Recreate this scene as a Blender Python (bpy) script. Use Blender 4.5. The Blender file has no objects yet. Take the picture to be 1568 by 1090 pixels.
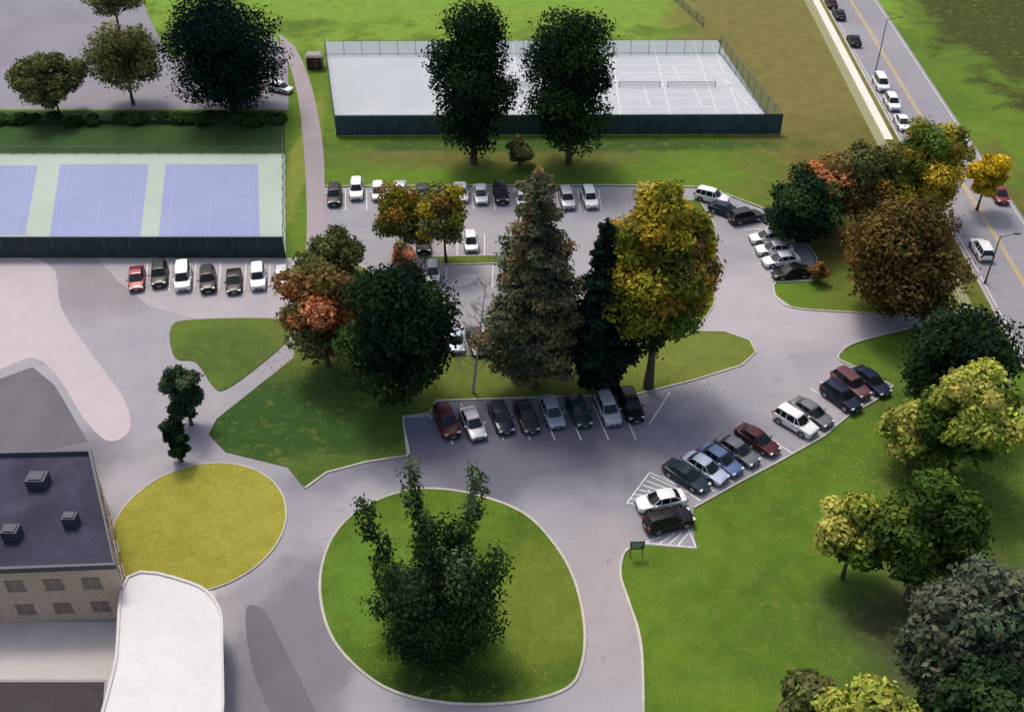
import bpy, bmesh, math, random
import numpy as np
from mathutils import Vector, Matrix
from mathutils.geometry import tessellate_polygon
random.seed(7)
scene=bpy.context.scene
scene.view_settings.view_transform='Standard'
scene.view_settings.look='None'
scene.view_settings.exposure=0
# ---------------------------------------------------------------- camera frame: pixels cast onto the ground
F=1600.0; CU=784.0; CV=545.0; H0=70.0; PITCH=math.radians(38)
cp,sp=math.cos(PITCH),math.sin(PITCH)
def G(u,v,z=0.0):
    """camera-frame pixel cast along its view ray -> metres on the level ground"""
    a=(u-CU)/F; b=-(v-CV)/F
    dy=cp+b*sp; dz=-sp+b*cp
    t=(z-H0)/dz
    return (a*t, dy*t)
def fwd(Y,z): return Y*cp-(z-H0)*sp
def height(Y,vt):
    t=(CV-vt)/F
    return H0+Y*(t*cp-sp)/(cp+t*sp)
cam=bpy.data.cameras.new('camera'); co=bpy.data.objects.new('camera',cam)
scene.collection.objects.link(co); scene.camera=co
co.location=(0,0,H0); co.rotation_euler=(math.radians(90)-PITCH,0,0)
cam.sensor_width=36; cam.lens=36*F/1568; cam.clip_start=1; cam.clip_end=6000

# ---------------------------------------------------------------- light (thin overcast)
sv=Vector((-0.30,0.60,1.25)).normalized()
w=bpy.data.worlds.new('World'); scene.world=w; w.use_nodes=True
nt=w.node_tree; bg=nt.nodes['Background']
sky=nt.nodes.new('ShaderNodeTexSky'); sky.sky_type='NISHITA'; sky.sun_disc=False
sky.sun_elevation=math.asin(sv.z); sky.sun_rotation=math.atan2(sv.x,sv.y)
sky.air_density=1.0; sky.dust_density=5.0
nt.links.new(sky.outputs[0],bg.inputs[0]); bg.inputs[1].default_value=0.15
sl=bpy.data.lights.new('sun','SUN'); sl.energy=1.5; sl.angle=math.radians(12); sl.color=(1,0.94,0.86)
so=bpy.data.objects.new('sun',sl); scene.collection.objects.link(so)
so.rotation_euler=sv.to_track_quat('Z','Y').to_euler(); so.location=(0,100,120)

# ---------------------------------------------------------------- materials
def lin(c): 
    c/=255.0
    return c/12.92 if c<=0.04045 else ((c+0.055)/1.055)**2.4
def C(r,g,b,k=0.92): return (min(.9,lin(r)*k*1.02),lin(g)*k,lin(b)*k*1.0,1)
def newmat(n):
    m=bpy.data.materials.new(n); m.use_nodes=True
    return m,m.node_tree,m.node_tree.nodes['Principled BSDF']
def simple(n,col,rough=.6,metal=0,noise=0,scale=3,coat=0,bump=0):
    m,t,b=newmat(n)
    b.inputs['Base Color'].default_value=col; b.inputs['Roughness'].default_value=rough
    b.inputs['Metallic'].default_value=metal
    if coat: b.inputs['Coat Weight'].default_value=coat; b.inputs['Coat Roughness'].default_value=.08
    if noise or bump:
        g=t.nodes.new('ShaderNodeNewGeometry')
        nz=t.nodes.new('ShaderNodeTexNoise'); nz.inputs['Scale'].default_value=scale; nz.inputs['Detail'].default_value=3
        t.links.new(g.outputs['Position'],nz.inputs['Vector'])
        mr=t.nodes.new('ShaderNodeMapRange'); mr.inputs[1].default_value=.3; mr.inputs[2].default_value=.7
        mr.inputs[3].default_value=1-noise; mr.inputs[4].default_value=1+noise
        t.links.new(nz.outputs[0],mr.inputs[0])
        mx=t.nodes.new('ShaderNodeMix'); mx.data_type='RGBA'; mx.blend_type='MULTIPLY'; mx.inputs[0].default_value=1
        mx.inputs[6].default_value=col; t.links.new(mr.outputs[0],mx.inputs[7])
        t.links.new(mx.outputs[2],b.inputs['Base Color'])
    return m
def groundmat(n,c1,c2,spots=(),s_big=.06,s_mid=.5,s_fine=6,fine=.25,rough=.9,cracks=False,bump=0,third=None):
    m,t,b=newmat(n); N=t.nodes; L=t.links
    b.inputs['Roughness'].default_value=rough
    b.inputs['Specular IOR Level'].default_value=.15
    g=N.new('ShaderNodeNewGeometry')
    def noise(sc,det=4,dist=0,ro=.55):
        x=N.new('ShaderNodeTexNoise'); x.inputs['Scale'].default_value=sc; x.inputs['Detail'].default_value=det
        x.inputs['Distortion'].default_value=dist; x.inputs['Roughness'].default_value=ro
        L.new(g.outputs['Position'],x.inputs['Vector']); return x.outputs[0]
    def rng(inp,a,bb,c=0,d=1,sm=False):
        x=N.new('ShaderNodeMapRange'); 
        if sm: x.interpolation_type='SMOOTHSTEP'
        x.inputs[1].default_value=a; x.inputs[2].default_value=bb; x.inputs[3].default_value=c; x.inputs[4].default_value=d
        L.new(inp,x.inputs[0]); return x.outputs[0]
    def mix(f,a,bb,mode='MIX'):
        x=N.new('ShaderNodeMix'); x.data_type='RGBA'; x.blend_type=mode
        if isinstance(f,float): x.inputs[0].default_value=f
        else: L.new(f,x.inputs[0])
        for s,i in ((a,6),(bb,7)):
            if isinstance(s,tuple): x.inputs[i].default_value=s
            else: L.new(s,x.inputs[i])
        return x.outputs[2]
    nb=noise(s_big,3,.6)
    col=mix(rng(nb,.38,.62),c1,c2)
    wob=noise(.12,3,.3) if spots else None
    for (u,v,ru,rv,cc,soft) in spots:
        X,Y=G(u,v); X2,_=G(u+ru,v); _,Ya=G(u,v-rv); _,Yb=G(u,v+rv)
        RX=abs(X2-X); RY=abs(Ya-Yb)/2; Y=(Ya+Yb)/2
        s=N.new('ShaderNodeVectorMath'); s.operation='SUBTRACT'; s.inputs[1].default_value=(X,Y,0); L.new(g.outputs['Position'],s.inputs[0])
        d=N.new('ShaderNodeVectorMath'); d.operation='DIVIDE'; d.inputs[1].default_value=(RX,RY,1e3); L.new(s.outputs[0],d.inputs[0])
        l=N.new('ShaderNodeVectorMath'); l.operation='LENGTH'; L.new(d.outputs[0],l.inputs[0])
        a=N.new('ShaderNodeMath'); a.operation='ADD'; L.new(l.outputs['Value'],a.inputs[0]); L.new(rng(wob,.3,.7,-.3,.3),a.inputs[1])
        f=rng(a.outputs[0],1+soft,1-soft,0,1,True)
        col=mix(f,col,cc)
    nm=noise(s_mid,5,.2,.65)
    col=mix(1.0,col,rng(nm,.3,.7,1-fine*.8,1+fine*.8),'MULTIPLY')
    nf=noise(s_fine,2,0,.7)
    col=mix(1.0,col,rng(nf,.3,.7,1-fine,1+fine),'MULTIPLY')
    if third:
        col=mix(rng(noise(.9,4,.4,.7),.54,.70,0,.75),col,third)
    if cracks:
        v=N.new('ShaderNodeTexVoronoi'); v.feature='DISTANCE_TO_EDGE'; v.inputs['Scale'].default_value=.07
        mv=N.new('ShaderNodeVectorMath'); mv.operation='ADD'
        nv=N.new('ShaderNodeTexNoise'); nv.inputs['Scale'].default_value=.5; nv.inputs['Detail'].default_value=4
        L.new(g.outputs['Position'],nv.inputs['Vector'])
        sc=N.new('ShaderNodeVectorMath'); sc.operation='SCALE'; sc.inputs['Scale'].default_value=4; L.new(nv.outputs['Color'],sc.inputs[0])
        L.new(g.outputs['Position'],mv.inputs[0]); L.new(sc.outputs[0],mv.inputs[1]); L.new(mv.outputs[0],v.inputs['Vector'])
        col=mix(rng(v.outputs['Distance'],0,.004,.16,0),col,(.04,.04,.042,1))
        col=mix(rng(noise(.8,2,0),.64,.78,0,.3),col,(.06,.06,.06,1))
    L.new(col,b.inputs['Base Color'])
    if bump:
        bp=N.new('ShaderNodeBump'); bp.inputs['Strength'].default_value=bump; bp.inputs['Distance'].default_value=.08
        L.new(nf,bp.inputs['Height']); L.new(bp.outputs[0],b.inputs['Normal'])
    return m

# ---------------------------------------------------------------- mesh helpers
def obj(name,me,parent=None,mats=()):
    o=bpy.data.objects.new(name,me); scene.collection.objects.link(o)
    for m in mats: me.materials.append(m)
    if parent: o.parent=parent
    return o
def empty(name,loc=(0,0,0),rz=0):
    e=bpy.data.objects.new(name,None); scene.collection.objects.link(e)
    e.location=loc; e.rotation_euler=(0,0,rz); e.empty_display_size=.5
    return e
def from_bm(name,bm,mats=(),parent=None,smooth=False):
    me=bpy.data.meshes.new(name)
    if smooth:
        for f in bm.faces: f.smooth=True
        for e in bm.edges:
            if len(e.link_faces)==2 and e.calc_face_angle(0)>math.radians(38): e.smooth=False
    bm.to_mesh(me); bm.free()
    return obj(name,me,parent,mats)
def catmull(P,closed=True,k=6):
    n=len(P); out=[]
    rngi=range(n) if closed else range(n-1)
    for i in rngi:
        if closed: a,b,c,d=P[(i-1)%n],P[i],P[(i+1)%n],P[(i+2)%n]
        else: a,b,c,d=P[max(i-1,0)],P[i],P[i+1],P[min(i+2,n-1)]
        for j in range(k):
            t=j/k
            out.append(tuple(.5*((2*b[q])+(-a[q]+c[q])*t+(2*a[q]-5*b[q]+4*c[q]-d[q])*t*t+(-a[q]+3*b[q]-3*c[q]+d[q])*t**3) for q in (0,1)))
    if not closed: out.append(tuple(P[-1]))
    return out
def area(P): return .5*sum(P[i][0]*P[(i+1)%len(P)][1]-P[(i+1)%len(P)][0]*P[i][1] for i in range(len(P)))
def W(px): return [G(*p) for p in px]
def sheet(name,P,z,mat,thick=0):
    if area(P)<0: P=P[::-1]
    bm=bmesh.new()
    vs=[bm.verts.new((x,y,z)) for x,y in P]
    for t in tessellate_polygon([[Vector((x,y,0)) for x,y in P]]):
        a,b,c=[vs[i] for i in t]
        cr=(b.co-a.co).cross(c.co-a.co).z
        if abs(cr)<1e-9: continue
        bm.faces.new((a,b,c) if cr>0 else (a,c,b))
    if thick:
        bs=[bm.verts.new((x,y,z-thick)) for x,y in P]
        for i in range(len(P)):
            j=(i+1)%len(P); bm.faces.new((vs[j],vs[i],bs[i],bs[j]))
    return from_bm(name,bm,[mat])
def ribbon_bm(bm,P,w,z0,z1,closed=False,mi=0):
    n=len(P); rows=[]
    for i in range(n):
        a=Vector(P[(i-1)%n] if closed or i>0 else P[i]); b=Vector(P[(i+1)%n] if closed or i<n-1 else P[i])
        t=(b-a); 
        if t.length<1e-6: t=Vector((1,0))
        t.normalize(); nn=Vector((-t.y,t.x))*w/2; p=Vector(P[i])
        if z1>z0:
            rows.append([bm.verts.new((*(p+nn),z0)),bm.verts.new((*(p+nn*.85),z1)),bm.verts.new((*(p-nn*.85),z1)),bm.verts.new((*(p-nn),z0))])
        else: rows.append([bm.verts.new((*(p+nn),z0)),bm.verts.new((*(p-nn),z0))])
    for i in range(n if closed else n-1):
        r,s=rows[i],rows[(i+1)%n]
        for k in range(len(r)-1):
            f=bm.faces.new((r[k],r[k+1],s[k+1],s[k])); f.material_index=mi
def upright(bm):
    bm.normal_update()
    for f in bm.faces:
        if f.normal.z<0: f.normal_flip()
def ribbon(name,P,w,z0,z1,mat,closed=False):
    bm=bmesh.new(); ribbon_bm(bm,P,w,z0,z1,closed)
    if z1<=z0: upright(bm)
    else: bmesh.ops.recalc_face_normals(bm,faces=bm.faces)
    return from_bm(name,bm,[mat])
def box_bm(bm,c,s,mi=0,rz=0,taper=1):
    x,y,z=c; a,b,h=s[0]/2,s[1]/2,s[2]/2
    M=Matrix.Rotation(rz,3,'Z')
    vs=[]
    for dz,k in ((-h,1),(h,taper)):
        for dx,dy in ((-a,-b),(a,-b),(a,b),(-a,b)):
            v=M@Vector((dx*k,dy*k,dz)); vs.append(bm.verts.new((x+v.x,y+v.y,z+v.z)))
    for q in ((0,3,2,1),(4,5,6,7),(0,1,5,4),(1,2,6,5),(2,3,7,6),(3,0,4,7)):
        f=bm.faces.new([vs[i] for i in q]); f.material_index=mi
def tube_bm(bm,p0,p1,r0,r1,seg=8,mi=0,cap=True):
    p0=Vector(p0); p1=Vector(p1); d=(p1-p0)
    if d.length<1e-5: return
    d.normalize(); a=d.orthogonal().normalized(); b=d.cross(a)
    R=[]
    for p,r in ((p0,r0),(p1,r1)):
        R.append([bm.verts.new(p+(a*math.cos(2*math.pi*i/seg)+b*math.sin(2*math.pi*i/seg))*r) for i in range(seg)])
    for i in range(seg):
        j=(i+1)%seg; f=bm.faces.new((R[0][i],R[0][j],R[1][j],R[1][i])); f.material_index=mi; f.smooth=True
    if cap:
        bm.faces.new(R[1]).material_index=mi
        bm.faces.new(R[0][::-1]).material_index=mi

# ---------------------------------------------------------------- ground
M_ground=groundmat('grass',C(98,128,38),C(84,114,36),spots=[
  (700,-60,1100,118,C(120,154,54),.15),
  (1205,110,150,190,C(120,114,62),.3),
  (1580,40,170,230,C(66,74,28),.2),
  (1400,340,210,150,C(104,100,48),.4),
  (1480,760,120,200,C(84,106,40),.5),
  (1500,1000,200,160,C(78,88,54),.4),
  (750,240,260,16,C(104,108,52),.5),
  (860,222,370,10,C(66,94,42),.3),  # shadow in front of the court fence, painted into the grass
  (452,270,18,130,C(126,138,58),.3)],s_fine=5,fine=.2,third=C(118,126,58),bump=.3)
bm=bmesh.new(); S=3000
vs=[bm.verts.new(p) for p in ((-S,-S,0),(S,-S,0),(S,S,0),(-S,S,0))]; bm.faces.new(vs)
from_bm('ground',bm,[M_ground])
M_asph=groundmat('asphalt',C(157,156,163),C(170,168,173),spots=[
  (760,690,280,78,C(112,112,126),.5),  # shade of the big trees on the drive, painted into the asphalt colour
  (450,1000,110,150,C(128,126,133),.4),
  (170,440,110,45,C(150,145,150),.5),
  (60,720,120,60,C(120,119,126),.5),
  (930,930,60,120,C(172,164,165),.5),
  (1170,470,120,70,C(182,179,184),.5)],fine=.07,s_mid=.25,s_fine=9,rough=.8,cracks=True)
M_asph2=groundmat('road_asphalt',C(148,147,153),C(157,156,161),fine=.07,s_fine=9,rough=.8,cracks=True)
M_dark=groundmat('dark_asphalt',C(106,104,110),C(118,116,122),fine=.08,s_fine=8)
M_conc=groundmat('concrete',C(200,190,192),C(190,181,183),fine=.06,s_fine=7)
M_conc2=groundmat('path_concrete',C(168,159,162),C(158,150,153),fine=.07,s_fine=7)
M_kerb=groundmat('kerb_concrete',C(206,204,192),C(184,182,170),fine=.14,s_fine=4)
M_paint=simple('road_paint',C(232,231,230),.6,noise=.2,scale=2)
M_yel=simple('yellow_road_paint',C(218,184,96),.6,noise=.15,scale=2)

lot=[(497,288),(930,286),(1075,289),(1120,303),(1165,320),(1215,350),(1247,395),(1252,428),(1184,432),(1186,450),(1215,472),(1290,478),(1345,481),(1500,474),(1530,500),(1500,505),(1430,493),(1345,515),(1300,530),(1283,548),(1300,558),(1368,592),(1340,614),(1300,636),(1262,668),(1200,703),(1130,740),(1062,778),(1060,805),(1067,840),(985,834),(957,845),(950,880),(962,920),(978,970),(984,1030),(985,1200),(-300,1200),(-300,396),(438,396),(470,392),(497,345)]
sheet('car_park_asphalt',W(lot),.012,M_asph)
sheet('yard_pavement',W([(-300,-60),(190,-60),(225,20),(260,90),(330,80),(415,55),(440,75),(442,168),(-300,168)]),.010,groundmat('yard_asphalt',C(148,146,155),C(140,138,147),fine=.06,s_fine=8))
pathL=[(425,50),(445,105),(458,160),(466,240),(470,330),(468,394)]
pathR=[(497,346),(497,290),(495,230),(484,160),(468,105),(450,70)]
sheet('footpath',W(catmull(pathL,False,4)+catmull(pathR,False,4)),.018,M_conc2)
sheet('concrete_walk',W(catmull([(-80,396),(70,402),(95,475),(150,555),(192,615),(198,660),(165,675),(128,640),(92,582),(52,548),(0,566),(-80,590)],True,4)),.020,M_conc)
sheet('asphalt_apron',W([(-80,610),(0,580),(50,562),(84,590),(118,648),(135,676),(80,688),(-80,692)]),.016,M_dark)
sheet('forecourt_pavement',W([(150,396),(438,396),(452,440),(440,486),(300,488),(230,470),(180,430)]),.020,groundmat('forecourt',C(184,180,184),C(174,170,174),fine=.06))
sheet('canopy_shadow_streak',W(catmull([(378,930),(405,935),(432,985),(470,1060),(490,1120),(440,1130),(400,1060),(380,990)],True,4)),.020,M_dark)  # dark sheet standing in for the white canopy's cast shadow
sheet('entrance_paving',W([(-100,952),(205,952),(215,880),(330,905),(345,1200),(150,1200),(165,1040),(0,1040),(-100,1030)]),.024,groundmat('entrance_conc',C(206,200,196),C(196,190,186),fine=.06))
sheet('dark_ground_patch',W([(-100,1044),(160,1044),(150,1200),(-100,1200)]),.020,simple('dark_ground',C(66,60,64),.9,noise=.15,scale=1))  # very dark flat patch in the lower left corner
sheet('dark_lawn',W([(-300,170),(436,170),(437,234),(-300,234)]),.010,groundmat('dark_grass',C(58,86,42),C(50,76,38),s_fine=5,fine=.15,s_big=.15))

M_lawn=groundmat('lawn',C(94,116,44),C(100,118,46),spots=[
  (470,640,160,80,C(54,84,36),.4),(350,540,70,40,C(80,102,46),.5),  # first spot: dark tree's shadow put into the lawn colour
  (1070,550,110,45,C(114,126,56),.4),(820,580,150,30,C(98,114,48),.5),(500,460,80,60,C(106,104,60),.5)],s_fine=5,fine=.18,third=C(110,118,54),bump=.3)
lawnB=[(447,408),(500,384),(560,412),(600,450),(655,500),(672,543),(760,543),(900,541),(955,505),(958,400),(985,315),(1070,306),(1094,345),(1100,420),(1092,470),(1066,507),(1110,508),(1148,522),(1157,540),(1135,560),(1060,583),(1000,598),(975,604),(668,614),(657,634),(617,638),(624,698),(560,708),(500,724),(467,748),(440,715),(345,692),(320,665),(332,642),(450,548),(453,500)]
def lawn(name,P,mat,kerb=True,h=.10,kw=.2):
    sheet(name,P,h,mat,thick=h)
    if kerb: ribbon('kerb',P,kw,0.0,h+.03,M_kerb,closed=True)
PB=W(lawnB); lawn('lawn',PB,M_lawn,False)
i0=lawnB.index((1066,507)); i1=lawnB.index((467,748)); ribbon('kerb',PB[i0:i1+1],.2,0,.13,M_kerb)
ribbon('kerb',PB[:i0+1],.14,0,.13,M_kerb)
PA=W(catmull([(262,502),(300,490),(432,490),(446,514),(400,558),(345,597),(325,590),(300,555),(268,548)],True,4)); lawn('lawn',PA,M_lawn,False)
M_isl=groundmat('island_grass',C(94,122,38),C(78,106,32),spots=[(830,920,80,110,C(106,122,44),.4),(660,1050,110,30,C(48,72,26),.5),(560,900,60,90,C(92,126,40),.5)],s_big=.12,s_fine=5,fine=.2,third=C(110,128,50),bump=.3)  # darkest spot is the tree's cast shadow, painted on the island grass
ring=[(490,905),(500,843),(530,797),(580,765),(645,749),(720,756),(800,785),(850,835),(880,890),(895,960),(890,1020),(866,1055),(795,1075),(700,1078),(615,1063),(556,1030),(508,975)]
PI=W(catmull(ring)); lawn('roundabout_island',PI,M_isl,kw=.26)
M_yl=groundmat('yellow_groundcover',C(156,153,62),C(148,147,58),s_fine=4,fine=.14,third=C(160,162,80),bump=.3)
cx,cy=G(306,803); PY=[(cx+7.7*math.cos(a),cy+7.9*math.sin(a)) for a in np.linspace(0,2*math.pi,60,endpoint=False)]
lawn('planting_island',PY,M_yl,kw=.14)
sheet('lawn_strip',W([(648,394),(768,392),(770,404),(648,407)]),.12,M_lawn,thick=.12)
ribbon('kerb',W([(648,394),(768,392),(770,404),(648,407)]),.2,0,.15,M_kerb,True)
ribbon('kerb',W([(497,286),(930,284),(1075,287),(1120,301),(1165,318),(1215,348),(1250,394),(1255,430),(1187,433)]+catmull([(1184,440),(1190,458),(1215,472),(1290,478),(1345,480),(1440,478)],False,5)),.2,0,.14,M_kerb)
ribbon('kerb',W(catmull([(1430,493),(1345,515),(1300,530),(1283,548),(1300,558)],False,5)+[(1368,592),(1340,614),(1300,636),(1262,668),(1200,703),(1130,740),(1062,778)]),.2,0,.14,M_kerb)
ribbon('kerb',W(catmull([(985,834),(957,845),(950,880),(962,920),(978,970),(984,1030),(985,1200)],False,6)),.26,0,.14,M_kerb)

def off(P,d):
    out=[]
    for i in range(len(P)):
        a=Vector(P[max(i-1,0)]); b=Vector(P[min(i+1,len(P)-1)]); t=(b-a).normalized(); n=Vector((-t.y,t.x))
        out.append(tuple(Vector(P[i])+n*d))
    return out
RC=W([(1190,-180),(1302,0),(1410,178),(1515,347),(1568,435),(1700,660)])
RC=catmull(RC,False,4)
d0=Vector(RC[0])-Vector(RC[1]); RC=[tuple(Vector(RC[0])+d0.normalized()*500)]+RC
RL=off(RC,5.2); RR=off(RC,-5.2)
sheet('road',RL+RR[::-1],.020,M_asph2)
ribbon('kerb',off(RC,-5.3),.25,0,.14,M_kerb)
for o_ in (.16,-.16): ribbon('road_marking',off(RC,o_),.14,.026,.026,M_yel)
for o_ in (4.7,-4.7): ribbon('road_marking',off(RC,o_),.1,.026,.026,M_paint)
ribbon('pavement',off(RC,-8.2),1.5,.024,.024,simple('pavement_olive',C(150,152,112),.9,noise=.1,scale=2))
ribbon('pavement',W([(1150,-180),(1249,0),(1300,97),(1362,215)]),1.35,.0,.12,simple('white_concrete',C(232,228,214),.8,noise=.06,scale=2))

# ---------------------------------------------------------------- markings
bm=bmesh.new()
def line(u1,v1,u2,v2,w_=.12,z=.026):
    ribbon_bm(bm,[G(u1,v1),G(u2,v2)],w_,z,z)
for u in (669,706,747,788,826,866,908,950): line(u,618,u+24,680 if u==669 else 674)
line(1026,600,994,650); line(617,640,657,636); line(617,640,627,696); line(657,636,661,640)
for x in np.arange(529,935,32.3): line(x,290,x+(x-520)*.012,322)
for x in (226,262,300,338,377,414,450): line(x,402,x-3,446)
for x in (648,684,755): line(x,408,x-1,440)
for i in range(7): line(686+i*5,442-i*1,706+i*5,420)
for x in (683,712,744,775): line(x,541,x-4,500)
for x in (700,742,684): line(x,391,x,358)
for (u,v) in ((1345,610),(1318,626),(1302,636),(1270,662),(1243,680),(1215,696),(1187,710),(1154,726),(1126,742),(1098,756),(1076,770)): line(u-3,v-3,u-62,v-42)
line(960,770,995,723); line(995,723,1046,748); line(960,770,975,772)
for k in range(6): line(966+k*6,764-k*7,990+k*9,762-k*3)
line(985,831,1066,838); line(1066,838,1053,808); line(985,831,1012,822)
for k in range(3): line(1010+k*14,832+k*1.5,1034+k*10,816)
for (u,v) in ((1140,352),(1146,372),(1152,388),(1160,404),(1172,424)): line(u,v,u+62,v-4)
upright(bm); from_bm('parking_lines',bm,[M_paint])

# ---------------------------------------------------------------- courts
M_cg=groundmat('court_green',C(186,200,188),C(178,193,180),fine=.04)
M_cb=groundmat('court_blue',C(158,169,205),C(152,164,201),fine=.04)
M_cw=groundmat('court_grey',C(196,203,206),C(186,195,198),fine=.05)
sheet('tennis_court_surround',W([(-300,236),(437,236),(438,394),(-300,394)]),.012,M_cg)
blues=[[(-90,254),(58,254),(38,360),(-110,360)],[(92,252),(228,252),(214,370),(75,370)],[(254,252),(395,252),(398,370),(242,370)]]
bm=bmesh.new()
for q in blues:
    sheet('tennis_court',W(q),.018,M_cb)
    a,b,c,d=[Vector(G(*p)) for p in q]
    def pt(s,t): return tuple((a.lerp(b,s)).lerp(d.lerp(c,s),t))
    def ln(s1,t1,s2,t2): ribbon_bm(bm,[pt(s1,t1),pt(s2,t2)],.05,.024,.024)
    ln(.1,.05,.1,1); ln(.9,.05,.9,1); ln(.1,.05,.9,.05); ln(.1,.4,.9,.4); ln(.5,.4,.5,.95)
upright(bm); from_bm('court_lines',bm,[simple('faint_line',C(176,186,212),.8)])
sheet('sports_court',W([(498,64),(1098,62),(1192,206),(514,206)]),.014,M_cw)
bm=bmesh.new()
def cl_(u1,v1,u2,v2,w_=.14): ribbon_bm(bm,[G(u1,v1),G(u2,v2)],w_,.022,.022)
cl_(783,100,1112,100); cl_(783,130,1138,130,.08); cl_(783,164,1160,164)
for (ta,tb) in (((785,66),(798,190)),((860,66),(880,190)),((935,66),(952,190)),((1000,66),(1030,190)),((1062,66),(1104,190)),((1090,66),(1140,190))):
    cl_(*ta,*tb)
cl_(945,112,1120,112); cl_(950,150,1150,150); cl_(1085,100,1160,176)
cl_(985,118,1060,118); cl_(1060,130,1075,164); cl_(985,130,995,164); cl_(1030,100,1045,130)
upright(bm); from_bm('court_lines',bm,[M_paint])

M_post=simple('galvanised_post',C(110,118,118),.5,.4)
def meshmat(name,col,alpha):
    m,t,b=newmat(name); b.inputs['Base Color'].default_value=col; b.inputs['Roughness'].default_value=.8
    if alpha>=1: return m
    tr=t.nodes.new('ShaderNodeBsdfTransparent'); mx=t.nodes.new('ShaderNodeMixShader'); mx.inputs[0].default_value=alpha
    t.links.new(tr.outputs[0],mx.inputs[1]); t.links.new(b.outputs[0],mx.inputs[2])
    t.links.new(mx.outputs[0],t.nodes['Material Output'].inputs[0]); return m
M_ws1=simple('windscreen_teal',C(60,84,94),.85,noise=.25,scale=.8); M_ws2=simple('windscreen_dark',C(48,62,64),.85,noise=.25,scale=.8)
M_cl=meshmat('chain_link',C(110,125,120),.14); M_cl2=meshmat('chain_link_green',C(70,120,105),.35)
def fence(P,h,mat,name='court_fence',sp_=3.0,bottom=.05):
    e=empty(name,(P[0][0],P[0][1],0)); ox,oy=P[0]
    P=[(x-ox,y-oy) for x,y in P]
    b1=bmesh.new(); b2=bmesh.new()
    for i in range(len(P)-1):
        a=Vector(P[i]); b=Vector(P[i+1]); L=(b-a).length; n=max(1,int(L/sp_))
        n_=Vector((-(b-a).y,(b-a).x)).normalized()
        if n_.y>0: n_=-n_
        for k in range(n+1):
            p=a.lerp(b,k/n); q=p+n_*.11; tube_bm(b1,(q.x,q.y,0),(q.x,q.y,h+.06),.045,.045,6)
        for z in (h,.1): tube_bm(b1,(a.x,a.y,z),(b.x,b.y,z),.03,.03,5)
        n_=n_*.06
        vs=[b2.verts.new((p.x+n_.x,p.y+n_.y,z)) for p,z in ((a,bottom),(b,bottom),(b,h-.05),(a,h-.05))]
        b2.faces.new(vs)
    from_bm('posts',b1,[M_post],e); from_bm('mesh_panel',b2,[mat],e)
fence(W([(438,395),(-300,395)]),3.1,M_ws2)
fence(W([(438,395),(437,236)]),3.0,M_cl)
fence(W([(437,236),(-300,236)]),1.2,M_cl)
fence(W([(516,208),(1194,206)]),3.3,M_ws1)
fence(W([(1194,206),(1102,82)]),3.3,M_cl2)
fence(W([(1102,82),(500,84)]),2.4,M_cl2)
fence(W([(500,84),(516,208)]),3.3,M_cl)
fence(W([(1015,-15),(1078,42)]),1.5,M_cl2,'field_fence')
M_net=meshmat('netting',(.12,.13,.13,1),.3); M_np=simple('net_post',C(60,70,70),.6)
def net(a,b):
    A=G(*a); B=G(*b); e=empty('court_net',(A[0],A[1],0)); dx,dy=B[0]-A[0],B[1]-A[1]
    b1=bmesh.new(); 
    for p in ((0,0),(dx,dy)): tube_bm(b1,(*p,0),(*p,1.0),.05,.05,8)
    tube_bm(b1,(0,0,.95),(dx,dy,.95),.025,.025,6)
    from_bm('posts',b1,[M_np],e)
    b2=bmesh.new(); b2.faces.new([b2.verts.new(p) for p in ((0,0,.1),(dx,dy,.1),(dx,dy,.92),(0,0,.92))])
    from_bm('netting',b2,[M_net],e)
net((948,134),(1010,134)); net((1022,134),(1095,134)); net((786,134),(815,134))

# ---------------------------------------------------------------- foliage
def leafmat(name,trans=.22):
    m=bpy.data.materials.new(name); m.use_nodes=True; t=m.node_tree
    t.nodes.remove(t.nodes['Principled BSDF'])
    at=t.nodes.new('ShaderNodeAttribute'); at.attribute_name='Col'
    df=t.nodes.new('ShaderNodeBsdfDiffuse'); tl=t.nodes.new('ShaderNodeBsdfTranslucent')
    t.links.new(at.outputs['Color'],df.inputs[0]); t.links.new(at.outputs['Color'],tl.inputs[0])
    mx=t.nodes.new('ShaderNodeMixShader'); mx.inputs[0].default_value=trans
    t.links.new(df.outputs[0],mx.inputs[1]); t.links.new(tl.outputs[0],mx.inputs[2])
    t.links.new(mx.outputs[0],t.nodes['Material Output'].inputs[0]); return m
M_leaf=leafmat('foliage')
M_bark=simple('bark',C(92,82,68),.9,noise=.35,scale=4)
M_bark2=simple('pale_bark',C(190,182,168),.9,noise=.2,scale=4)
def quadmesh(name,V,col):
    n=V.shape[0]; me=bpy.data.meshes.new(name)
    me.vertices.add(n*4); me.vertices.foreach_set('co',V.reshape(-1).astype(np.float32))
    me.loops.add(n*4); me.loops.foreach_set('vertex_index',np.arange(n*4,dtype=np.int32))
    me.polygons.add(n); me.polygons.foreach_set('loop_start',np.arange(0,n*4,4,dtype=np.int32))
    me.update(calc_edges=True)
    a=me.color_attributes.new('Col','FLOAT_COLOR','POINT')
    cc=np.ones((n,4,4),np.float32); cc[:,:,:3]=col[:,None,:]
    a.data.foreach_set('color',cc.reshape(-1)); return me
def unit(n,rng):
    d=rng.normal(size=(n,3)); return d/np.linalg.norm(d,axis=1,keepdims=True)
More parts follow.
